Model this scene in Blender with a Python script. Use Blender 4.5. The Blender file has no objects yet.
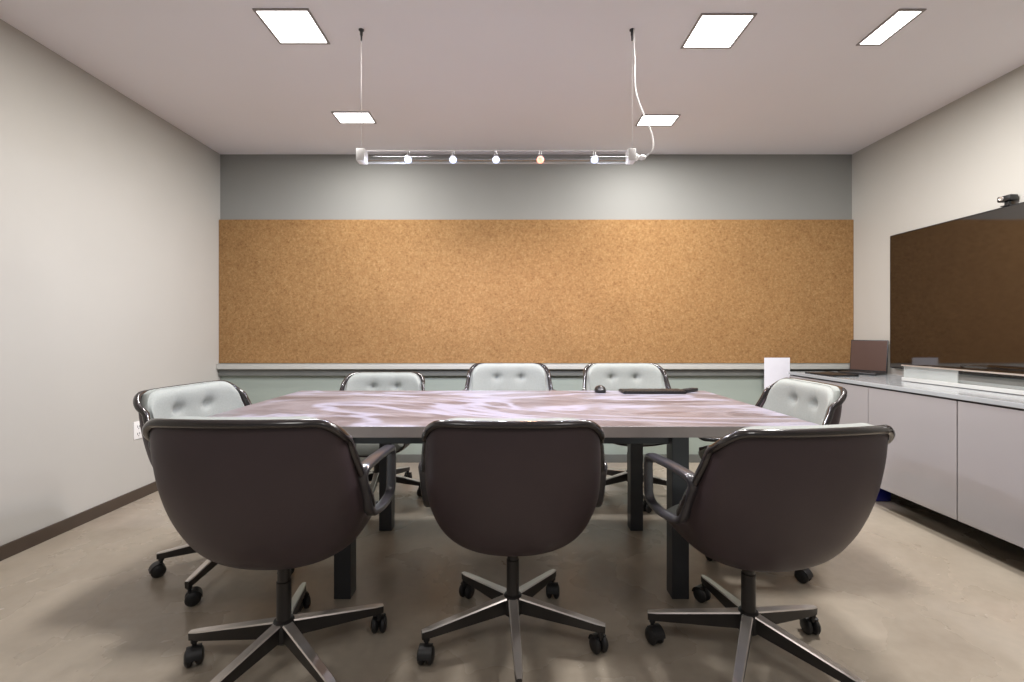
import bpy, bmesh, math, random
from mathutils import Vector, Matrix
random.seed(7)
PI = math.pi
scene = bpy.context.scene
C = scene.collection

# ------------------------------------------------------------------ helpers
def srgb(r, g, b):
    f = lambda c: (c/12.92 if c <= .04045 else ((c+.055)/1.055)**2.4)
    return (f(r/255), f(g/255), f(b/255), 1)

def bx(bm, x0, x1, y0, y1, z0, z1, bev=0, mi=0):
    r = bmesh.ops.create_cube(bm, size=1)
    vs = r['verts']
    for v in vs:
        v.co = Vector(((x0+x1)/2 + v.co.x*(x1-x0), (y0+y1)/2 + v.co.y*(y1-y0), (z0+z1)/2 + v.co.z*(z1-z0)))
    fs = list({f for v in vs for f in v.link_faces})
    for f in fs: f.material_index = mi
    if bev:
        es = list({e for v in vs for e in v.link_edges})
        bmesh.ops.bevel(bm, geom=es, offset=bev, segments=2, profile=.6, affect='EDGES')
    return bm

def lathe(bm, prof, n=24, M=None, mi=0):
    """prof: list of (r, z) from bottom to top around Z"""
    M = M or Matrix()
    rings = []
    for r, z in prof:
        if r < 1e-5:
            rings.append([bm.verts.new(M @ Vector((0, 0, z)))])
        else:
            rings.append([bm.verts.new(M @ Vector((r*math.cos(2*PI*k/n), r*math.sin(2*PI*k/n), z))) for k in range(n)])
    for a, b in zip(rings, rings[1:]):
        for k in range(n):
            q = [a[k % len(a)], a[(k+1) % len(a)], b[(k+1) % len(b)], b[k % len(b)]]
            u = []
            for v in q:
                if v not in u: u.append(v)
            if len(u) >= 3:
                f = bm.faces.new(u); f.material_index = mi
    for ring, rev in ((rings[0], True), (rings[-1], False)):
        if len(ring) > 2:
            f = bm.faces.new(list(reversed(ring)) if rev else ring); f.material_index = mi

def sweep(bm, pts, sec, closed=False, up=Vector((0, 0, 1)), taper=None, mi=0):
    """sweep a section (list of (a,b)) along pts; a = along side axis, b = along the normal"""
    n = len(pts); rings = []
    side0 = None
    for i, p in enumerate(pts):
        if closed: t = pts[(i+1) % n] - pts[i-1]
        else: t = pts[min(i+1, n-1)] - pts[max(i-1, 0)]
        t = t.normalized()
        if side0 is None:
            s = t.cross(up)
            if s.length < 1e-4: s = t.cross(Vector((1, 0, 0)))
        else:
            s = side0 - t*side0.dot(t)
        s = s.normalized(); side0 = s
        nn = s.cross(t).normalized()
        k = taper(i/(n-1)) if taper else 1
        rings.append([bm.verts.new(p + s*a*k + nn*b*k) for a, b in sec])
    m = len(sec)
    R = range(n) if closed else range(n-1)
    for i in R:
        A, B = rings[i], rings[(i+1) % n]
        for k in range(m):
            f = bm.faces.new((A[k], A[(k+1) % m], B[(k+1) % m], B[k])); f.material_index = mi
    if not closed:
        bm.faces.new(list(reversed(rings[0]))); bm.faces.new(rings[-1])

def circ(r, n=10): return [(r*math.cos(2*PI*k/n), r*math.sin(2*PI*k/n)) for k in range(n)]
def rrect(a, b, n=16, p=4):
    out = []
    for k in range(n):
        th = 2*PI*(k+.5)/n; c, s = math.cos(th), math.sin(th)
        out.append((a*math.copysign(abs(c)**(2/p), c), b*math.copysign(abs(s)**(2/p), s)))
    return out

def smooth_path(pts, r=.04, n=6, closed=False):
    """round the corners of a polyline"""
    out = []; N = len(pts)
    for i in range(N):
        if not closed and i in (0, N-1): out.append(pts[i].copy()); continue
        a, b, c = pts[i-1], pts[i], pts[(i+1) % N]
        d1 = (a-b); d2 = (c-b)
        k = min(r, d1.length*.48, d2.length*.48)
        p0 = b + d1.normalized()*k; p1 = b + d2.normalized()*k
        for j in range(n+1):
            t = j/n
            out.append(p0*(1-t)**2 + b*2*t*(1-t) + p1*t*t)
    return out

def obj(name, bm, mats, parent=None, smooth=True, angle=40):
    bmesh.ops.recalc_face_normals(bm, faces=bm.faces[:])
    me = bpy.data.meshes.new(name); bm.to_mesh(me); bm.free()
    for m in (mats if isinstance(mats, (list, tuple)) else [mats]): me.materials.append(m)
    o = bpy.data.objects.new(name, me); C.objects.link(o)
    if smooth:
        for p in me.polygons: p.use_smooth = True
        try: me.set_sharp_from_angle(angle=math.radians(angle))
        except Exception: pass
    if parent is not None: o.parent = parent
    return o

def tag(o, label, cat, group=None):
    o['label'] = label; o['category'] = cat
    if group: o['group'] = group
    return o

def thing(name, label, cat, loc=(0, 0, 0), rz=0, group=None):
    o = bpy.data.objects.new(name, None); C.objects.link(o)
    o.empty_display_size = .1; o.location = loc; o.rotation_euler = (0, 0, rz)
    return tag(o, label, cat, group)

def struct(name, bm, m, parent=None, smooth=False):
    o = obj(name, bm, m, parent, smooth)
    if parent is None: o['kind'] = 'structure'
    return o

# ------------------------------------------------------------------ materials
def newmat(name):
    m = bpy.data.materials.new(name); m.use_nodes = True
    nt = m.node_tree; b = nt.nodes['Principled BSDF']
    return m, nt, b

def plain(name, col, rough=.5, metal=0, noise=.0, nscale=30, coat=0, bump=0, bscale=200, spec=None):
    m, nt, b = newmat(name)
    b.inputs['Roughness'].default_value = rough; b.inputs['Metallic'].default_value = metal
    if coat: b.inputs['Coat Weight'].default_value = coat; b.inputs['Coat Roughness'].default_value = .1
    if spec is not None: b.inputs['Specular IOR Level'].default_value = spec
    tc = nt.nodes.new('ShaderNodeTexCoord')
    nz = nt.nodes.new('ShaderNodeTexNoise'); nz.inputs['Scale'].default_value = nscale; nz.inputs['Detail'].default_value = 4
    nt.links.new(tc.outputs['Object'], nz.inputs['Vector'])
    rp = nt.nodes.new('ShaderNodeValToRGB')
    e = rp.color_ramp.elements
    e[0].position = .3; e[1].position = .7
    e[0].color = tuple(c*(1-noise) for c in col[:3]) + (1,); e[1].color = tuple(min(1, c*(1+noise)) for c in col[:3]) + (1,)
    nt.links.new(nz.outputs['Fac'], rp.inputs['Fac']); nt.links.new(rp.outputs['Color'], b.inputs['Base Color'])
    if bump:
        n2 = nt.nodes.new('ShaderNodeTexNoise'); n2.inputs['Scale'].default_value = bscale; n2.inputs['Detail'].default_value = 3
        nt.links.new(tc.outputs['Object'], n2.inputs['Vector'])
        bp = nt.nodes.new('ShaderNodeBump'); bp.inputs['Strength'].default_value = bump; bp.inputs['Distance'].default_value = .002
        nt.links.new(n2.outputs['Fac'], bp.inputs['Height']); nt.links.new(bp.outputs['Normal'], b.inputs['Normal'])
    return m

def emit(name, col, strength):
    m, nt, b = newmat(name)
    b.inputs['Base Color'].default_value = (.8, .8, .8, 1)
    b.inputs['Emission Color'].default_value = tuple(col[:3]) + (1,)
    b.inputs['Emission Strength'].default_value = strength
    return m

def clear(name, tint=(1, 1, 1, 1), refl=.12):
    m, nt, b = newmat(name)
    nt.nodes.remove(b)
    out = nt.nodes['Material Output']
    tr = nt.nodes.new('ShaderNodeBsdfTransparent'); tr.inputs['Color'].default_value = tint
    gl = nt.nodes.new('ShaderNodeBsdfGlossy'); gl.inputs['Roughness'].default_value = .05
    fr = nt.nodes.new('ShaderNodeFresnel'); fr.inputs['IOR'].default_value = 1.45
    ad = nt.nodes.new('ShaderNodeMath'); ad.operation = 'ADD'; ad.inputs[1].default_value = refl; ad.use_clamp = True
    nt.links.new(fr.outputs[0], ad.inputs[0])
    mx = nt.nodes.new('ShaderNodeMixShader')
    ge = nt.nodes.new('ShaderNodeNewGeometry')
    iv = nt.nodes.new('ShaderNodeMath'); iv.operation = 'SUBTRACT'; iv.inputs[0].default_value = 1; nt.links.new(ge.outputs['Backfacing'], iv.inputs[1])
    ml = nt.nodes.new('ShaderNodeMath'); ml.operation = 'MULTIPLY'; nt.links.new(ad.outputs[0], ml.inputs[0]); nt.links.new(iv.outputs[0], ml.inputs[1])
    nt.links.new(ml.outputs[0], mx.inputs[0]); nt.links.new(tr.outputs[0], mx.inputs[1]); nt.links.new(gl.outputs[0], mx.inputs[2])
    nt.links.new(mx.outputs[0], out.inputs['Surface'])
    return m

def ramp(nt, stops):
    rp = nt.nodes.new('ShaderNodeValToRGB'); cr = rp.color_ramp
    while len(cr.elements) < len(stops): cr.elements.new(.5)
    for e, (p, c) in zip(cr.elements, stops): e.position = p; e.color = c
    return rp

def mat_floor():
    m, nt, b = newmat('polished_concrete')
    L = nt.links.new
    tc = nt.nodes.new('ShaderNodeTexCoord')
    n1 = nt.nodes.new('ShaderNodeTexNoise'); n1.inputs['Scale'].default_value = 1.6; n1.inputs['Detail'].default_value = 6; n1.inputs['Roughness'].default_value = .5; n1.inputs['Distortion'].default_value = .25
    L(tc.outputs['Object'], n1.inputs['Vector'])
    rp = ramp(nt, [(.25, srgb(148, 136, 121)), (.5, srgb(166, 155, 140)), (.75, srgb(180, 170, 155))])
    L(n1.outputs['Fac'], rp.inputs['Fac'])
    n2 = nt.nodes.new('ShaderNodeTexNoise'); n2.inputs['Scale'].default_value = 26; n2.inputs['Detail'].default_value = 5
    L(tc.outputs['Object'], n2.inputs['Vector'])
    r2 = ramp(nt, [(.3, (.93, .93, .93, 1)), (.7, (1.03, 1.03, 1.03, 1))])
    L(n2.outputs['Fac'], r2.inputs['Fac'])
    mx = nt.nodes.new('ShaderNodeMix'); mx.data_type = 'RGBA'; mx.blend_type = 'MULTIPLY'; mx.inputs[0].default_value = 1
    L(rp.outputs['Color'], mx.inputs[6]); L(r2.outputs['Color'], mx.inputs[7])
    L(mx.outputs[2], b.inputs['Base Color'])
    r3 = ramp(nt, [(.3, (.24, .24, .24, 1)), (.75, (.33, .33, .33, 1))])
    L(n1.outputs['Fac'], r3.inputs['Fac']); L(r3.outputs['Color'], b.inputs['Roughness'])
    b.inputs['Specular IOR Level'].default_value = .55
    return m

def mat_cork():
    m, nt, b = newmat('cork')
    L = nt.links.new
    tc = nt.nodes.new('ShaderNodeTexCoord')
    v = nt.nodes.new('ShaderNodeTexVoronoi'); v.inputs['Scale'].default_value = 120
    n = nt.nodes.new('ShaderNodeTexNoise'); n.inputs['Scale'].default_value = 55; n.inputs['Detail'].default_value = 8; n.inputs['Roughness'].default_value = .72
    n3 = nt.nodes.new('ShaderNodeTexNoise'); n3.inputs['Scale'].default_value = 2.5; n3.inputs['Detail'].default_value = 3
    for q in (v, n, n3): L(tc.outputs['Object'], q.inputs['Vector'])
    rp = ramp(nt, [(.30, srgb(114, 80, 44)), (.44, srgb(143, 109, 71)), (.56, srgb(152, 119, 79)), (.72, srgb(169, 140, 101))])
    L(n.outputs['Fac'], rp.inputs['Fac'])
    r2 = ramp(nt, [(0, (.8, .77, .72, 1)), (1, (1.1, 1.08, 1.04, 1))])
    sep = nt.nodes.new('ShaderNodeSeparateColor'); L(v.outputs['Color'], sep.inputs[0]); L(sep.outputs[0], r2.inputs['Fac'])
    mx = nt.nodes.new('ShaderNodeMix'); mx.data_type = 'RGBA'; mx.blend_type = 'MULTIPLY'; mx.inputs[0].default_value = .7
    L(rp.outputs['Color'], mx.inputs[6]); L(r2.outputs['Color'], mx.inputs[7])
    r3 = ramp(nt, [(.3, (.92, .9, .88, 1)), (.7, (1.04, 1.03, 1.02, 1))]); L(n3.outputs['Fac'], r3.inputs['Fac'])
    m2 = nt.nodes.new('ShaderNodeMix'); m2.data_type = 'RGBA'; m2.blend_type = 'MULTIPLY'; m2.inputs[0].default_value = 1
    L(mx.outputs[2], m2.inputs[6]); L(r3.outputs['Color'], m2.inputs[7])
    L(m2.outputs[2], b.inputs['Base Color'])
    b.inputs['Roughness'].default_value = .8; b.inputs['Specular IOR Level'].default_value = .2
    bp = nt.nodes.new('ShaderNodeBump'); bp.inputs['Strength'].default_value = .3; bp.inputs['Distance'].default_value = .002
    L(n.outputs['Fac'], bp.inputs['Height']); L(bp.outputs['Normal'], b.inputs['Normal'])
    return m

def mat_stone():
    m, nt, b = newmat('swirled_stone')
    L = nt.links.new
    tc = nt.nodes.new('ShaderNodeTexCoord')
    mp = nt.nodes.new('ShaderNodeMapping'); mp.inputs['Scale'].default_value = (.75, 1.9, 1.5); mp.inputs['Rotation'].default_value = (0, 0, .35)
    L(tc.outputs['Object'], mp.inputs['Vector'])
    n = nt.nodes.new('ShaderNodeTexNoise'); n.inputs['Scale'].default_value = 2.2; n.inputs['Detail'].default_value = 7; n.inputs['Roughness'].default_value = .6; n.inputs['Distortion'].default_value = 1.6
    L(mp.outputs[0], n.inputs['Vector'])
    rp = ramp(nt, [(.25, srgb(70, 62, 64)), (.42, srgb(98, 91, 94)), (.52, srgb(122, 116, 120)), (.62, srgb(102, 95, 98)), (.8, srgb(146, 143, 150))])
    L(n.outputs['Fac'], rp.inputs['Fac'])
    # light veins where a second noise crosses its middle
    n2 = nt.nodes.new('ShaderNodeTexNoise'); n2.inputs['Scale'].default_value = .8; n2.inputs['Detail'].default_value = 4; n2.inputs['Distortion'].default_value = 1.8
    L(mp.outputs[0], n2.inputs['Vector'])
    rv = ramp(nt, [(.455, (0, 0, 0, 1)), (.49, (.75, .75, .75, 1)), (.51, (.75, .75, .75, 1)), (.545, (0, 0, 0, 1))])
    L(n2.outputs['Fac'], rv.inputs['Fac'])
    mx = nt.nodes.new('ShaderNodeMix'); mx.data_type = 'RGBA'; L(rv.outputs['Color'], mx.inputs[0])
    L(rp.outputs['Color'], mx.inputs[6]); mx.inputs[7].default_value = srgb(152, 152, 168)
    # brown patches
    n3 = nt.nodes.new('ShaderNodeTexNoise'); n3.inputs['Scale'].default_value = 1.1; n3.inputs['Detail'].default_value = 3
    L(tc.outputs['Object'], n3.inputs['Vector'])
    rb = ramp(nt, [(.54, (0, 0, 0, 1)), (.74, (.3, .3, .3, 1))]); L(n3.outputs['Fac'], rb.inputs['Fac'])
    m2 = nt.nodes.new('ShaderNodeMix'); m2.data_type = 'RGBA'; L(rb.outputs['Color'], m2.inputs[0])
    L(mx.outputs[2], m2.inputs[6]); m2.inputs[7].default_value = srgb(118, 90, 76)
    L(m2.outputs[2], b.inputs['Base Color'])
    b.inputs['Roughness'].default_value = .3
    return m

def mat_backwall():
    m, nt, b = newmat('grey_paint_back')
    L = nt.links.new
    tc = nt.nodes.new('ShaderNodeTexCoord')
    sp = nt.nodes.new('ShaderNodeSeparateXYZ'); L(tc.outputs['Object'], sp.inputs[0])
    gt = nt.nodes.new('ShaderNodeMath'); gt.operation = 'GREATER_THAN'; gt.inputs[1].default_value = 1.4; L(sp.outputs['Z'], gt.inputs[0])
    mx = nt.nodes.new('ShaderNodeMix'); mx.data_type = 'RGBA'; L(gt.outputs[0], mx.inputs[0])
    mx.inputs[6].default_value = srgb(150, 160, 151); mx.inputs[7].default_value = srgb(136, 136, 132)
    L(mx.outputs[2], b.inputs['Base Color']); b.inputs['Roughness'].default_value = .7
    n = nt.nodes.new('ShaderNodeTexNoise'); n.inputs['Scale'].default_value = 160; L(tc.outputs['Object'], n.inputs['Vector'])
    bp = nt.nodes.new('ShaderNodeBump'); bp.inputs['Strength'].default_value = .08; bp.inputs['Distance'].default_value = .002
    L(n.outputs['Fac'], bp.inputs['Height']); L(bp.outputs['Normal'], b.inputs['Normal'])
    return m

M_slab = plain('lightened_slab_edge', srgb(150, 141, 138), .45, noise=.12, nscale=5)  # stone edge lightened in colour to make up for the low front light
M_floor = mat_floor(); M_cork = mat_cork(); M_stone = mat_stone(); M_back = mat_backwall()
M_wall = plain('off_white_wall_paint', srgb(181, 178, 171), .6, noise=.012, nscale=3, bump=.06, bscale=150)
M_ceil = plain('white_ceiling_paint', srgb(236, 232, 236), .8, noise=.01, nscale=2, bump=.05, bscale=150)
M_base = plain('dark_brown_baseboard', srgb(72, 60, 50), .5, noise=.1, nscale=8)
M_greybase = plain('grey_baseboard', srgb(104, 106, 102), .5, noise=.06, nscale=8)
M_ledge = plain('pale_grey_ledge', srgb(178, 178, 172), .45, noise=.03, nscale=6)
M_shell = plain('dark_brown_shell_plastic', srgb(68, 57, 60), .42, noise=.05, nscale=6, bump=.12, bscale=500, spec=.35)
M_rim = plain('glossy_black_rim', srgb(40, 35, 35), .2, noise=.06, nscale=20, coat=.6)
M_arm = plain('satin_black_arm', srgb(52, 50, 54), .28, noise=.06, nscale=20, coat=.4)
M_fabric = plain('pale_grey_woven_fabric', srgb(143, 147, 142), .9, noise=.05, nscale=140, bump=.35, bscale=420)
M_chrome = plain('polished_aluminium', srgb(215, 208, 202), .3, metal=.75, noise=.06, nscale=14)
M_black = plain('black_metal', srgb(38, 35, 34), .38, noise=.1, nscale=12)
M_rubber = plain('black_caster_plastic', srgb(30, 29, 30), .45, noise=.1, nscale=30)
M_leg = plain('charcoal_painted_steel', srgb(52, 54, 58), .4, noise=.06, nscale=12)
M_cab = plain('gloss_grey_lacquer', srgb(152, 148, 149), .12, noise=.012, nscale=3, coat=.3)
M_cabtop = plain('pale_grey_cabinet_top', srgb(158, 162, 165), .2, noise=.03, nscale=4, coat=.3)
M_cabin = plain('dark_cabinet_carcass', srgb(70, 64, 62), .6, noise=.05, nscale=6)
M_screen = plain('glossy_black_screen', srgb(26, 17, 11), .05, noise=.02, nscale=3, spec=1.0)  # slight brown in the base colour deepens the cork reflection
M_screen.node_tree.nodes['Principled BSDF'].inputs['IOR'].default_value = 1.62
M_lapscreen = plain('dark_laptop_screen', srgb(74, 54, 46), .3, noise=.03, nscale=3, spec=.25)  # brown reflection of the cork painted into the screen colour
M_plast = plain('black_plastic', srgb(26, 26, 28), .35, noise=.08, nscale=20)
M_white = plain('white_plastic', srgb(232, 230, 228), .4, noise=.01, nscale=10)
M_paper = plain('white_paper', srgb(226, 226, 234), .8, noise=.02, nscale=14)
M_blue = plain('deep_blue_plastic', srgb(30, 34, 120), .3, noise=.2, nscale=30)
M_tray = plain('silvery_white_panel', srgb(186, 188, 186), .25, noise=.04, nscale=6)
M_clear = clear('clear_acrylic', (.97, .98, .98, 1), .04)
M_rail = clear('clear_rail_tube', (.93, .93, .95, 1), .16)
M_panel = emit('lit_ceiling_panel', (1, .98, .96), 9)
M_bulb_w = emit('cool_white_bulb', (.55, .66, 1), 1.9)
M_bulb_r = emit('warm_orange_bulb', (1, .24, .11), 2.4)
M_frame = plain('light_fixture_frame', srgb(150, 143, 140), .5, noise=.03, nscale=10)
M_silver = plain('brushed_steel_wire', srgb(170, 168, 166), .3, metal=.8, noise=.05, nscale=40)

# ------------------------------------------------------------------ room
XL, XR, YB, YF, ZC = -2.466, 2.91, 3.83, -1.4, 2.62
T = .12
struct('floor', bx(bmesh.new(), XL-T, XR+T, YF, YB+T, -.1, 0), M_floor)
struct('ceiling', bx(bmesh.new(), XL-T, XR+T, YF, YB+T, ZC, ZC+.1), M_ceil)
struct('wall_left', bx(bmesh.new(), XL-T, XL, YF, YB+T, 0, ZC), M_wall)
struct('wall_right', bx(bmesh.new(), XR, XR+T, YF, YB+T, 0, ZC), M_wall)
struct('wall_back', bx(bmesh.new(), XL, XR, YB, YB+T, 0, ZC), M_back)
struct('baseboard_left', bx(bmesh.new(), XL, XL+.012, YF, YB, 0, .07, .003), M_base)
struct('baseboard_right', bx(bmesh.new(), XR-.012, XR, YF, YB, 0, .07, .003), M_base)
struct('baseboard_back', bx(bmesh.new(), XL+.012, XR-.012, YB-.012, YB, 0, .07, .003), M_greybase)

# cork pinboard and the ledge below it
cork = bx(bmesh.new(), XL+.002, XR-.002, YB-.022, YB-.001, .845, 2.06, .002)
tag(obj('cork_board', cork, M_cork, smooth=False), 'wide tan cork pinboard filling the middle of the back wall', 'pinboard')
lb = bmesh.new()
bx(lb, XL+.002, XR-.002, YB-.058, YB-.0005, .795, .832, .006)
bx(lb, XL+.002, XR-.002, YB-.058, YB-.048, .832, .842, .003)
tag(obj('wall_ledge', lb, M_ledge, smooth=False), 'long pale ledge with a raised lip running below the cork board', 'ledge')

lu = bx(bmesh.new(), XL+.003, XR-.003, YB-.03, YB-.0005, .738, .7948, .003)  # grey strip standing in for the shade band under the ledge
obj('ledge_shade_strip', lu, M_greybase, bpy.data.objects['wall_ledge'], smooth=False)

# taped sheet of paper
pb = bmesh.new()
for i in range(5):
    for j in range(7):
        x = i/4*.215; z = -j/6*.305
        pb.verts.new((x, -.001 - .0015*math.sin(i/4*PI)*(j/6), z))
pb.verts.ensure_lookup_table()
for i in range(4):
    for j in range(6):
        pb.faces.new([pb.verts[a*7+b] for a, b in ((i, j), (i+1, j), (i+1, j+1), (i, j+1))])
pp = obj('paper_sheet', pb, M_paper, smooth=False)
pp.location = (2.13, 3.7712, .893)
sm = pp.modifiers.new('thick', 'SOLIDIFY'); sm.thickness = .0012; sm.offset = 0
tag(pp, 'white sheet of paper fixed upright to the ledge beside the grey cabinets', 'paper')

# wall outlet, left wall
t = thing('wall_outlet', 'small white wall outlet low on the left wall', 'outlet', (XL, 2.98, .458))
obj('cover_plate', bx(bmesh.new(), 0, .007, -.036, .036, -.058, .058, .002), M_white, t)
for s in (-1, 1):
    sb = bmesh.new()
    for dy in (-.008, .008): bx(sb, .007, .0078, dy-.002, dy+.002, s*.024-.007, s*.024+.007)
    bx(sb, .007, .0078, -.003, .003, s*.024-.017, s*.024-.012)
    obj('socket', sb, M_plast, t, smooth=False)

# ------------------------------------------------------------------ ceiling lights
def ceiling_light(x0, x1, y0, y1, label, energy):
    cx, cy = (x0+x1)/2, (y0+y1)/2
    t = thing('ceiling_light', label, 'ceiling light', (cx, cy, ZC), 0, 'recessed ceiling lights')
    w, d = (x1-x0)/2, (y1-y0)/2; e = .012
    fb = bmesh.new()
    for a in ((-w-e, w+e, -d-e, -d), (-w-e, w+e, d, d+e), (-w-e, -w, -d, d), (w, w+e, -d, d)):
        bx(fb, *a, -.006, 0, .0015)
    obj('frame', fb, M_frame, t, smooth=False)
    obj('diffuser', bx(bmesh.new(), -w, w, -d, d, -.0035, -.0005), M_panel, t, smooth=False)
    la = bpy.data.lights.new('panel_lamp', 'AREA'); la.shape = 'RECTANGLE'; la.size = 2*w; la.size_y = 2*d
    la.energy = energy; la.color = (1, .975, .95)
    lo = bpy.data.objects.new('panel_lamp', la); C.objects.link(lo); lo.location = (cx, cy, ZC-.012)
    return t
ceiling_light(-1.195, -.955, 2.118, 2.35, 'square white ceiling light at upper left, nearest the left wall', 36)
ceiling_light(-1.217, -.977, 3.10, 3.245, 'small flat white ceiling light far back on the left beside the hanging wire', 18)
ceiling_light(.92, 1.163, 2.15, 2.386, 'brightest square white ceiling light right of the hanging rail', 36)
ceiling_light(.93, 1.175, 3.14, 3.285, 'small flat white ceiling light far back behind the curling white cable', 18)
ceiling_light(1.835, 1.94, 2.12, 2.362, 'narrow white slot ceiling light nearest the right wall', 40)

# ------------------------------------------------------------------ hanging light rail
RY, RZ = 2.255, 1.985
R_ = math.radians
t = thing('hanging_light_rail', 'clear hanging rail with five small lit bulbs and a curling white cable', 'pendant light', (-.06, RY, RZ))
rb = bmesh.new()
path = [Vector((x, 0, 0)) for x in (-.68, .66)]
sweep(rb, path, rrect(.024, .024, 24, 5))
obj('clear_tube', rb, M_rail, t)
for z, y in ((.0275, 0), (-.0265, .019)):
    r2 = bmesh.new(); bx(r2, -.69, .68, y-.004, y+.004, z-.0028, z+.0028, .001)
    obj('conductor_strip', r2, M_white if y == 0 else M_tray, t, smooth=False)
cap = bmesh.new(); bx(cap, -.703, -.66, -.03, .03, -.031, .031, .005); obj('end_cap', cap, M_white, t)
con = bmesh.new(); bx(con, .645, .685, -.03, .03, -.031, .031, .006)
lathe(con, [(.0, 0), (.016, 0), (.017, .012), (.011, .016), (.011, .03), (.014, .032), (.012, .045), (.006, .055), (0, .055)], 16, Matrix.Translation((.685, 0, -.005)) @ Matrix.Rotation(PI/2, 4, 'Y'))
obj('cable_connector', con, M_white, t)
bulbs = [(-.51, 0), (-.285, 0), (-.07, 0), (.152, 1), (.423, 0)]
for bxp, red in bulbs:
    hb = bmesh.new()
    lathe(hb, [(0, .024), (.007, .024), (.007, .008), (.011, .004), (.017, -.014), (.0165, -.015), (.010, .002), (0, .003)][::-1], 18, Matrix.Translation((bxp+.06, 0, 0)))
    h = obj('lamp_socket', hb, M_silver, t)
    gb = bmesh.new()
    lathe(gb, [(0, -.034), (.011, -.032), (.018, -.023), (.019, -.015), (.013, -.006), (.006, .0), (0, .002)], 16, Matrix.Translation((bxp+.06, -.004, 0)))
    obj('bulb', gb, M_bulb_r if red else M_bulb_w, h)
    la = bpy.data.lights.new('bulb_lamp', 'SPOT'); la.energy = 31 if not red else 24; la.shadow_soft_size = .02
    la.spot_size = R_(168); la.spot_blend = .55
    la.color = (1, .52, .34) if red else (.74, .80, 1)
    lo = bpy.data.objects.new('bulb_lamp', la); C.objects.link(lo); lo.location = (bxp, RY, RZ-.05)
    lo.rotation_euler = (R_(16), R_(22*bxp/.5)*-1, 0)
for wx in (-.685, .672):
    wb = bmesh.new(); sweep(wb, [Vector((wx, 0, .03)), Vector((wx, 0, ZC-RZ))], circ(.0008, 6))
    obj('suspension_wire', wb, M_frame, t)
    mb = bmesh.new(); lathe(mb, [(0, -.055), (.004, -.055), (.005, -.03), (.007, -.028), (.007, -.006), (.013, -.004), (.013, 0), (0, 0)], 16, Matrix.Translation((wx, 0, ZC-RZ)))
    obj('ceiling_anchor', mb, M_leg, t)
cp = []
for u, v in ((646, 156.5), (652, 150), (651.5, 136), (646, 122), (640, 108), (635.5, 94), (634, 80), (634, 60), (633, 45), (633.5, 33)):
    cp.append(Vector(((u-510)*RY/450+.06, -.01, 1.1-(v-333)*RY/450-RZ)))
cp[0] = Vector((.735, 0, -.005)); cp[-1].z = ZC-RZ
cpp = []
for i in range(len(cp)-1):
    p0, p1, p2, p3 = cp[max(i-1, 0)], cp[i], cp[i+1], cp[min(i+2, len(cp)-1)]
    for k in range(6):
        s = k/6
        cpp.append(.5*((2*p1)+(p2-p0)*s+(2*p0-5*p1+4*p2-p3)*s*s+(3*p1-p0-3*p2+p3)*s**3))
cpp.append(cp[-1])
cb = bmesh.new(); sweep(cb, cpp, circ(.0036, 8)); obj('power_cable', cb, M_white, t)

# ------------------------------------------------------------------ table
TX0, TX1, TY0, TY1, TZ = -1.30, 1.21, 1.725, 2.80, .742
tcx = (TX0+TX1)/2; tcy = (TY0+TY1)/2
t = thing('conference_table', 'long swirled grey stone conference table on dark steel legs', 'table', (tcx, tcy, 0))
obj('tabletop', bx(bmesh.new(), TX0-tcx, TX1-tcx, TY0-tcy, TY1-tcy, TZ-.044, TZ, .004), [M_stone, M_slab], t, smooth=False)
for p in bpy.data.objects['tabletop'].data.polygons: p.material_index = 0 if p.normal.z > .3 else 1
for sx in (-1, 1):
    for y in (1.858, 2.50):
        x = .705*sx - tcx + (.0 if sx > 0 else .012)
        obj('leg', bx(bmesh.new(), x-.035, x+.035, y-tcy, y+.07-tcy, 0, TZ-.044, .003), M_leg, t, smooth=False)
for y in (1.88, 2.522):
    obj('apron_rail', bx(bmesh.new(), -.66-tcx, .667-tcx, y-tcy+.005, y-tcy+.045, TZ-.044-.062, TZ-.044, .002), M_leg, t, smooth=False)
for x in (-.70, .705):
    obj('side_rail', bx(bmesh.new(), x-.02-tcx, x+.02-tcx, 1.934-tcy, 2.50-tcy, TZ-.044-.062, TZ-.044, .002), M_leg, t, smooth=False)

# ------------------------------------------------------------------ chairs
CEN = [(-.240, .820), (-.236, .720), (-.224, .620), (-.203, .526), (-.170, .436), (-.112, .362), (-.026, .324), (.080, .316), (.190, .330), (.255, .350)]
EDG = [(.272, -.165, .820), (.284, -.132, .722), (.292, -.085, .632), (.294, -.042, .556), (.286, -.004, .503), (.274, .030, .474), (.268, .085, .458), (.260, .140, .450), (.254, .200, .442), (.245, .255, .430)]
def cr(vals, v):
    n = len(vals)-1
    f = v*n; i = max(0, min(n-1, int(math.floor(f)))); s = f-i
    p = lambda k: Vector(vals[k]) if 0 <= k <= n else (Vector(vals[0])*2-Vector(vals[1]) if k < 0 else Vector(vals[n])*2-Vector(vals[n-1]))
    if s < 0: return p(0) + (p(1)-p(0))*f
    p0, p1, p2, p3 = p(i-1), p(i), p(i+1), p(i+2)
    return .5*((2*p1)+(p2-p0)*s+(2*p0-5*p1+4*p2-p3)*s*s+(3*p1-p0-3*p2+p3)*s**3)
C3 = [(0, y, z) for y, z in CEN]
def S(v, t):
    c = cr(C3, v); e = cr(EDG, v)
    a = min(1, abs(t))*PI/2
    n = 2.6-.32*max(0, min(1, (v-.22)/.22))
    h = math.sin(a)**(2/n) if a > 0 else 0
    g = 1-math.cos(a)**(2/n) if a < PI/2 else 1
    return Vector((math.copysign(e.x*h, t), c.y+(e.y-c.y)*g, c.z+(e.z-c.z)*g))
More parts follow.
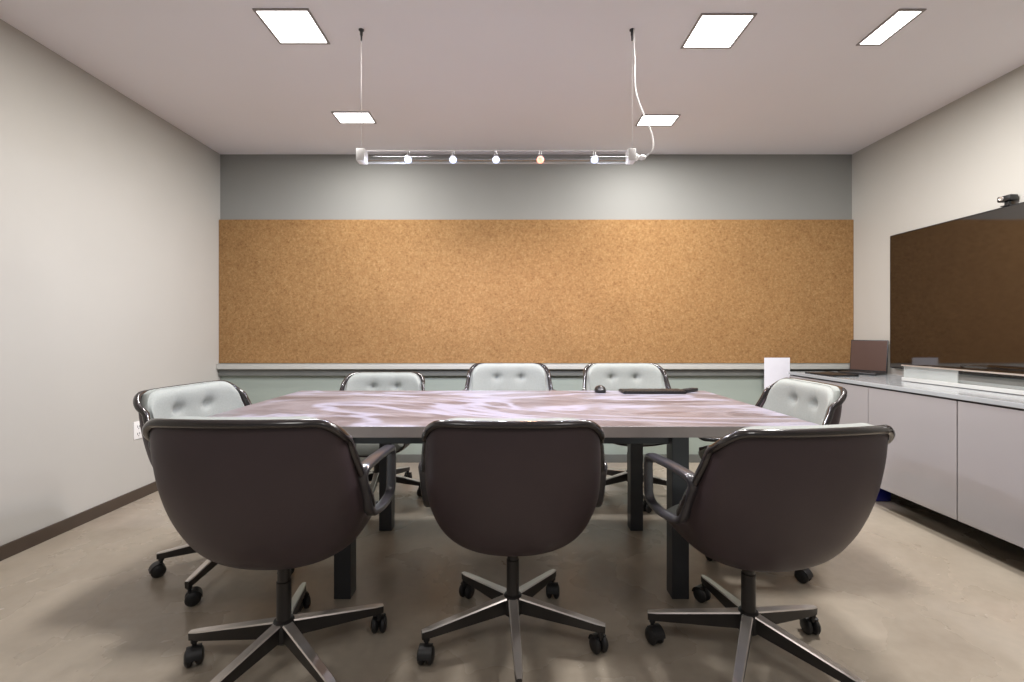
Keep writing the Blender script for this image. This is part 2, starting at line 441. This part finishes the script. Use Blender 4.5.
def tpar(x):    # even spacing across the width: x in -1..1 -> t
    ax = min(1, abs(x))
    return math.copysign(math.asin(ax**1.3)/(PI/2), x) if ax > 0 else 0
def N(v, t):
    d = 1e-3
    tt = max(-.985, min(.985, t))
    a = S(v+d, tt)-S(v-d, tt); b = S(v, tt+d)-S(v, tt-d)
    n = a.cross(b).normalized()
    return n if n.dot(Vector((0, .6, .6))) > 0 else -n
def vtop(t):
    x = abs(S(0, t).x); w = .272; r = .058
    d = max(0, x-(w-r)); d = min(d, r)
    return (r-math.sqrt(max(0, r*r-d*d)))/.9
TS = [tpar(-1+2*k/44) for k in range(45)]
TS = sorted(set([round(q, 4) for q in TS if abs(q) < .6] + [sg*round(.6+.4*k/16, 4) for k in range(17) for sg in (-1, 1)]))

def shell_bm():
    bm = bmesh.new(); rows = []
    NR = 48
    for i in range(NR+1):
        rows.append([])
        for q in TS:
            v0 = vtop(q); v = v0+(1-v0)*i/NR
            rows[-1].append(bm.verts.new(S(v, q)))
    for i in range(NR):
        for k in range(len(TS)-1):
            bm.faces.new((rows[i][k], rows[i][k+1], rows[i+1][k+1], rows[i+1][k]))
    return bm

def edge(s, p=5):  # 0 at both ends 0/1, 1 between
    x = abs(2*s-1)
    return max(0, 1-x**p)**.5
def cushion_bm(va, vb, tmax, thick, btn, top=False):
    bm = bmesh.new(); NR, NT = 44, 44
    fr, bk = [], []
    bpos = [S(v, q) for v, q in btn]
    for i in range(NR+1):
        fr.append([]); bk.append([])
        s = i/NR; s = .5-.5*math.cos(PI*s)*(.6+.4*abs(math.cos(PI*s)))
        for k in range(NT+1):
            x = -1+2*k/NT; x = math.sin(x*PI/2)*.6+x*.4
            q = math.copysign(abs(x)**1.12, x)*tmax
            v0 = vtop(q)+.004 if top else va
            if top: v0 = v0-.019+.03*max(0, abs(S(0, q).x)/.272-.62)**2/.1
            # rounded lower/front corners
            v = v0+(vb-v0)*s
            p = S(v, q); n = N(v, q)
            if top: n.x *= .28; n.normalize()
            th = thick*edge((x+1)/2, 5 if top else 8)*(edge(s, 10) if not top or s > .5 else max(edge(s, 14), .55))
            for b in bpos:
                d = (p-b).length
                th -= thick*.55*math.exp(-(d/.02)**2)+thick*.13*math.exp(-(d/.055)**2)
            for b in bpos:
                dx = abs(p.x-b.x)
                th -= thick*.06*math.exp(-(dx/.009)**2)*edge(s, 4)
            th = max(th, .0)
            fr[-1].append(bm.verts.new(p+n*(.010+th))); bk[-1].append(bm.verts.new(p+n*.006))
    for i in range(NR):
        for k in range(NT):
            bm.faces.new((fr[i][k], fr[i][k+1], fr[i+1][k+1], fr[i+1][k]))
            bm.faces.new((bk[i][k+1], bk[i][k], bk[i+1][k], bk[i+1][k+1]))
    for i in range(NR):
        bm.faces.new((bk[i][0], fr[i][0], fr[i+1][0], bk[i+1][0])); bm.faces.new((fr[i][NT], bk[i][NT], bk[i+1][NT], fr[i+1][NT]))
    for k in range(NT):
        bm.faces.new((fr[0][k], bk[0][k], bk[0][k+1], fr[0][k+1])); bm.faces.new((bk[NR][k], fr[NR][k], fr[NR][k+1], bk[NR][k+1]))
    return bm

def rim_bm():
    bm = bmesh.new(); pts = []
    off = .004
    v0 = vtop(1)
    for k in range(22):
        v = .455+(v0-.455)*k/22
        p = S(v, 1); pts.append(p+Vector((off+.022*(1-k/22), .006, 0)))
    for q in reversed(TS):
        p = S(vtop(q), q); x = p.x/.272; pts.append(p+Vector(((off+.003)*x, -.007+.004*abs(x), .003*(1-abs(x)**6))))
    for k in range(1, 23):
        v = v0+(.455-v0)*k/22
        p = S(v, -1); pts.append(p+Vector((-off-.022*k/22, .006, 0)))
    # resample out duplicates
    out = [pts[0]]
    for p in pts[1:]:
        if (p-out[-1]).length > .004: out.append(p)
    sweep(bm, out, rrect(.0115, .0125, 12, 2.6), taper=lambda s: min(1, .45+22*min(s, 1-s)))
    return bm

def arm_bm(sx):
    x = .304*sx
    pts = [Vector((x, -.095, .652)), Vector((x, .05, .653)), Vector((x, .245, .642)), Vector((x, .238, .468)), Vector((x, .12, .462)), Vector((x, -.008, .485))]
    P = smooth_path(pts, .045, 6, closed=True)
    bm = bmesh.new()
    sweep(bm, P, rrect(.017, .0125, 16, 3.2), closed=True, up=Vector((0, 0, 1)))
    # wider pad along the top bar
    for v in bm.verts:
        if v.co.z > .625:
            k = 1+.22*min(1, (v.co.z-.625)/.02)
            v.co.x = x+(v.co.x-x)*k
    return bm

def column_bm():
    bm = bmesh.new()
    lathe(bm, [(0, .088), (.026, .088), (.036, .098), (.037, .145), (.031, .158), (.0225, .162), (.0225, .285), (.0195, .287), (.0195, .335), (.024, .337), (.024, .385), (0, .385)], 24)
    return bm

LEGR = .327
def leg_bm():
    bm = bmesh.new()
    n = 10; rings = []
    for i in range(n+1):
        s = i/n; r = .018+(LEGR-.018)*s
        w = .0175+(.0125-.0175)*s; zt = .158+(.104-.158)*s; h = .056+(.028-.056)*s
        if i == n: w *= .62
        rings.append([bm.verts.new((r, a, z)) for a, z in ((-w, zt-.004), (-w*.8, zt), (w*.8, zt), (w, zt-.004), (w*.85, zt-h), (-w*.85, zt-h))])
    for A, B in zip(rings, rings[1:]):
        for k in range(6):
            f = bm.faces.new((A[k], A[(k+1) % 6], B[(k+1) % 6], B[k])); f.material_index = 0 if k in (0, 1, 2) else 1
    f = bm.faces.new(rings[-1]); f.material_index = 1
    f = bm.faces.new(list(reversed(rings[0]))); f.material_index = 1
    return bm

def caster_bm():
    bm = bmesh.new()   # local origin at leg tip on the floor
    lathe(bm, [(0, .05), (.007, .05), (.007, .066), (.011, .068), (.011, .079), (0, .079)], 12)
    for s in (-1, 1):
        M = Matrix.Translation((.012, s*.0145, .0285)) @ Matrix.Rotation(PI/2, 4, 'X')
        lathe(bm, [(0, -.0135), (.014, -.0135), (.023, -.010), (.0285, -.004), (.0285, .004), (.023, .010), (.014, .0135), (0, .0135)], 24, M)
    # hood over the wheels
    prof = []
    for k in range(11):
        a = PI*(.02+.62*k/10)
        prof.append(Vector((.012+.031*math.cos(a), 0, .0285+.031*math.sin(a))))
    sweep(bm, prof, [(-.022, -.0015), (.022, -.0015), (.022, .0015), (-.022, .0015)], up=Vector((0, 1, 0)).cross(Vector((1, 0, 0))))
    return bm

def make_chair():
    root = bpy.data.objects.new('office_armchair', None); C.objects.link(root)
    sh = obj('shell', shell_bm(), M_shell, root, angle=80)
    sd = sh.modifiers.new('thick', 'SOLIDIFY'); sd.thickness = .007; sd.offset = 0
    obj('rim', rim_bm(), M_rim, sh, angle=70)
    obj('backrest_cushion', cushion_bm(0, .50, .955, .052, [(.10, .14), (.10, -.14), (.27, .14), (.27, -.14)], top=True), M_fabric, root, angle=80)
    obj('seat_cushion', cushion_bm(.47, 1.02, .86, .082, [(.66, .2), (.66, -.2), (.84, .2), (.84, -.2)]), M_fabric, root, angle=80)
    for s in (-1, 1): obj('armrest', arm_bm(s), M_arm, root, angle=60)
    obj('column', column_bm(), M_black, root)
    lm = cm = None
    for k in range(5):
        if lm is None:
            l = obj('leg', leg_bm(), [M_chrome, M_black], root, angle=30); lm = l.data
        else:
            l = bpy.data.objects.new('leg', lm); C.objects.link(l); l.parent = root
        l.rotation_euler = (0, 0, 2*PI*k/5)
        if cm is None:
            c = obj('caster', caster_bm(), M_rubber, l); cm = c.data
        else:
            c = bpy.data.objects.new('caster', cm); C.objects.link(c); c.parent = l
        c.location = (LEGR-.016, 0, 0); c.rotation_euler = (0, 0, [.5, 2.2, 3.6, 5.1, 1.2][k])
    return root

def dup(root):
    r = root.copy(); C.objects.link(r)
    for ch in list(root.children):
        c = ch.copy(); C.objects.link(c); c.parent = r
        for g in list(ch.children):
            d = g.copy(); C.objects.link(d); d.parent = c
    return r

def kindof(o): return o.name.split('.')[0]
def place(o, x, y, rz, dz, base_deg, label, ux=0, uy=0):
    """rz: heading, 0 = sitter faces the back wall (+Y).  base_deg: world angle of one foot"""
    o.location = (x, y, 0); o.rotation_euler = (0, 0, rz)
    legs = [c for c in o.children if kindof(c) == 'leg']
    for k, l in enumerate(legs):
        l.rotation_euler = (0, 0, math.radians(base_deg)-rz+2*PI*k/5)
    for c in o.children:
        if kindof(c) in ('shell', 'backrest_cushion', 'seat_cushion', 'armrest'): c.location = (ux, uy, dz)
    tag(o, label, 'chair', 'office armchairs around the table')

R = math.radians
proto = make_chair()
specs = [
    (.010, 1.623, 0, -.005, -87, 'dark-backed office armchair at the middle of the near side, seen from behind'),
    (-.744, 1.481, R(-1), .028, 103.9, 'dark-backed office armchair at the left of the near side, seen from behind', -.014, -.01),
    (.809, 1.527, R(8), -.008, 92.7, 'dark-backed office armchair at the right of the near side, seen from behind', .056, -.005),
    (-.906, 3.07, R(180), -.022, 62, 'pale tufted office armchair on the far side, left and lowest, facing the camera'),
    (-.008, 3.07, R(180), .045, 90, 'pale tufted office armchair in the middle of the far side, facing the camera'),
    (.822, 3.07, R(180), .045, 200, 'pale tufted office armchair on the far side behind the mouse and keyboard'),
    (-1.285, 2.13, R(-97), .018, 196, 'pale tufted office armchair at the left end of the table by the white wall', .02, -.038),
    (1.262, 2.31, R(87), .016, 275, 'pale tufted office armchair at the right end of the table before the cabinets', 0, -.058),
]
for i, s in enumerate(specs):
    place(proto if i == 0 else dup(proto), *s)

# ------------------------------------------------------------------ wall-hung cabinets
CX = 2.29; CZ0, CZ1 = .14, .785
ys = [3.69, 3.45, 2.878, 2.305, 1.732, 1.159]
names = ['narrow grey gloss cabinet in the back corner beneath the laptop', 'grey gloss wall cabinet standing next to the corner one, beside the right end chair',
         'grey gloss wall cabinet with full door below the left of the clear shelf', 'grey gloss wall cabinet at the right edge of the view', 'grey gloss wall cabinet nearest the camera']
for i in range(4):
    y1, y0 = ys[i], ys[i+1]
    t = thing('wall_cabinet', names[i], 'cabinet', (CX, (y0+y1)/2, CZ0), 0, 'row of grey cabinets along the right wall')
    h = (y1-y0)/2
    obj('carcass', bx(bmesh.new(), .022, XR-CX-.001, -h+.0005, h-.0005, .004, CZ1-CZ0-.026), M_cabin, t, smooth=False)
    obj('door', bx(bmesh.new(), 0, .02, -h+.0025, h-.0025, 0, CZ1-CZ0-.034, .0015), M_cab, t, smooth=False)
tb = bx(bmesh.new(), CX-.006, XR-.001, ys[4]-.002, ys[0]+.002, CZ1-.024, CZ1, .003)
tag(obj('cabinet_worktop', tb, M_cabtop, smooth=False), 'long pale grey top running over the row of cabinets on the right', 'worktop')

# ------------------------------------------------------------------ television
t = thing('television', 'large dark wall-mounted television on the right wall', 'television', (XR, 2.515, 1.335))
obj('housing', bx(bmesh.new(), -.05, -.0005, -.875, .875, -.497, .497, .006), M_plast, t, smooth=False)
obj('screen', bx(bmesh.new(), -.0525, -.0495, -.866, .866, -.487, .489), M_screen, t, smooth=False)
# webcam on top
t = thing('webcam', 'small dark webcam clipped on the top edge of the television', 'webcam', (XR-.03, 2.60, 1.832))
wb = bmesh.new(); bx(wb, -.03, .02, -.036, .036, .028, .062, .009); obj('camera_body', wb, M_plast, t)
wl = bmesh.new(); lathe(wl, [(0, 0), (.012, 0), (.013, .004), (.010, .007), (.005, .005), (0, .005)], 20, Matrix.Translation((-.029, .01, .046)) @ Matrix.Rotation(-PI/2, 4, 'Y'))
obj('lens', wl, M_chrome, t)
wc = bmesh.new(); bx(wc, -.025, .02, -.022, .022, .0005, .006, .002); bx(wc, -.012, .004, -.012, .012, .005, .032, .003)
obj('clip', wc, M_plast, t)

# ------------------------------------------------------------------ laptop
t = thing('laptop', 'open dark laptop on the cabinet top beside the television', 'laptop', (2.795, 3.515, CZ1), R(31))
lb = bmesh.new(); bx(lb, -.20, .0, -.122, .122, .001, .017, .004)
o = obj('base', lb, M_plast, t)
kb = bmesh.new()
for r_ in range(5):
    for c_ in range(14):
        yy = -.112+c_*.0161; xx = -.115+r_*.0200
        bx(kb, xx, xx+.018, yy, yy+.0135, .0172, .0186)
obj('keyboard', kb, M_black, o, smooth=False)
pd = bmesh.new(); bx(pd, -.188, -.13, -.05, .05, .0171, .0176); obj('trackpad', pd, M_leg, o, smooth=False)
ld = bmesh.new(); bx(ld, .0, .009, -.122, .122, 0, .25, .004)
lid = obj('lid', ld, M_plast, t); lid.location = (-.006, 0, .013); lid.rotation_euler = (0, R(7), 0)
sc_ = bmesh.new(); bx(sc_, -.0012, .0002, -.116, .116, .012, .243); obj('screen', sc_, M_lapscreen, lid, smooth=False)

fb = bmesh.new(); bx(fb, -.10, .10, -.14, .14, .0005, .012, .003); bx(fb, .07, .10, -.14, .14, .012, .0145, .001)
fo = obj('document_folder', fb, M_plast); fo.location = (2.41, 3.38, CZ1); fo.rotation_euler = (0, 0, R(4))
tag(fo, 'flat black folder lying on the cabinet top left of the laptop', 'folder')

# ------------------------------------------------------------------ clear shelf unit in front of the television
sx0, sx1, sy0, sy1 = 2.57, 2.76, 2.0, 2.955
t = thing('clear_shelf', 'long low clear shelf with pale base and silver top rail below the television', 'shelf', (sx0, (sy0+sy1)/2, CZ1))
hl = (sy1-sy0)/2
obj('base', bx(bmesh.new(), 0, sx1-sx0, -hl, hl, .003, .026, .003), M_tray, t, smooth=False)
fe = bmesh.new(); 
for yy in (-hl+.05, 0, hl-.05):
    for xx in (.02, sx1-sx0-.02): lathe(fe, [(0, 0), (.008, 0), (.008, .004), (0, .004)], 12, Matrix.Translation((xx, yy, 0)))
obj('foot', fe, M_plast, t)
obj('front_pane', bx(bmesh.new(), .002, .006, -hl+.004, hl-.004, .0262, .099), M_clear, t, smooth=False)
obj('end_panel', bx(bmesh.new(), .012, .017, hl-.36, hl-.004, .0262, .099), M_tray, t, smooth=False)
rl = bmesh.new(); bx(rl, -.003, .012, -hl, hl, .0992, .1075, .002); obj('top_rail', rl, M_chrome, t, smooth=False)
obj('top_pane', bx(bmesh.new(), .0122, sx1-sx0, -hl, hl, .101, .105), M_clear, t, smooth=False)
for yy in (-hl+.006, hl-.006):
    obj('post', bx(bmesh.new(), sx1-sx0-.014, sx1-sx0-.002, yy-.006, yy+.006, .0262, .1008), M_chrome, t, smooth=False)

# blue box under the cabinets
bb = bmesh.new()
bx(bb, -.055, .055, -.06, .06, .0, .082, .012)
bx(bb, -.06, .06, -.065, .065, .082, .094, .004)
o = obj('blue_box', bb, M_blue); o.location = (2.43, 2.99, .0005)
tag(o, 'small deep blue plastic box on the floor under the cabinets', 'box')

# ------------------------------------------------------------------ things on the table
t = thing('computer_mouse', 'small dark computer mouse near the far edge of the table', 'mouse', (.545, 2.72, TZ))
mb = bmesh.new()
bmesh.ops.create_uvsphere(mb, u_segments=24, v_segments=14, radius=1)
for v in mb.verts:
    z = max(v.co.z, -.25)
    v.co = Vector((v.co.x*.034, v.co.y*.055, (z+.25)*.030+.001+ (.004*(1-v.co.y**2) if z > 0 else 0)))
o = obj('body', mb, M_plast, t)
wb = bmesh.new(); lathe(wb, [(0, -.004), (.006, -.004), (.007, 0), (.006, .004), (0, .004)], 14, Matrix.Translation((0, -.022, .0345)) @ Matrix.Rotation(PI/2, 4, 'Y'))
obj('scroll_wheel', wb, M_silver, t)
t = thing('computer_keyboard', 'slim dark keyboard lying along the far edge of the table', 'keyboard', (.85, 2.70, TZ))
kb = bmesh.new(); bx(kb, -.185, .185, -.065, .065, .001, .014, .004); o = obj('base', kb, M_plast, t)
kk = bmesh.new()
for r_ in range(5):
    for c_ in range(17):
        xx = -.178+c_*.0212; yy = -.055+r_*.0222
        bx(kk, xx, xx+.018, yy, yy+.019, .0142, .018)
obj('keys', kk, M_black, t, smooth=False)
t = thing('remote_control', 'small dark remote lying at the right end of the keyboard', 'remote', (1.09, 2.735, TZ), R(-50))
rb = bmesh.new(); bx(rb, -.022, .022, -.07, .07, .001, .020, .006); obj('body', rb, M_plast, t)
rk = bmesh.new()
for a in range(3):
    for b_ in range(5): bx(rk, -.014+a*.010, -.006+a*.010, -.05+b_*.018, -.04+b_*.018, .0201, .022)
obj('buttons', rk, M_leg, t, smooth=False)

# ------------------------------------------------------------------ light
def area(name, loc, rot, sx, sy, e, col=(1, 1, 1)):
    la = bpy.data.lights.new(name, 'AREA'); la.shape = 'RECTANGLE'; la.size = sx; la.size_y = sy; la.energy = e; la.color = col
    o = bpy.data.objects.new(name, la); C.objects.link(o); o.location = loc; o.rotation_euler = rot
    return o
# two added fill lamps at ceiling height, unseen behind the camera
area('rear_fill_lamp', (-1.07, -.2, ZC-.02), (0, 0, 0), .5, .5, 11, (1, .975, .95))
area('rear_fill_lamp', (1.05, -.2, ZC-.02), (0, 0, 0), .5, .5, 11, (1, .975, .95))
w = bpy.data.worlds.new('ambient_fill'); scene.world = w; w.use_nodes = True  # added even ambient fill, entering by the open front of the room
bg = w.node_tree.nodes['Background']; bg.inputs[0].default_value = (1, .985, .97, 1); bg.inputs[1].default_value = .24

# ------------------------------------------------------------------ camera
cd = bpy.data.cameras.new('camera'); cam = bpy.data.objects.new('camera', cd); C.objects.link(cam)
cam.location = (0, 0, 1.1); cam.rotation_euler = (PI/2, 0, 0)
cd.sensor_width = 36; cd.sensor_fit = 'HORIZONTAL'; cd.lens = 450/1024*36
cd.shift_x = (512-510)/1024; cd.shift_y = (333-341)/1024
cd.clip_start = .05
scene.camera = cam
scene.view_settings.view_transform = 'Standard'
scene.view_settings.look = 'None'
scene.view_settings.exposure = 0
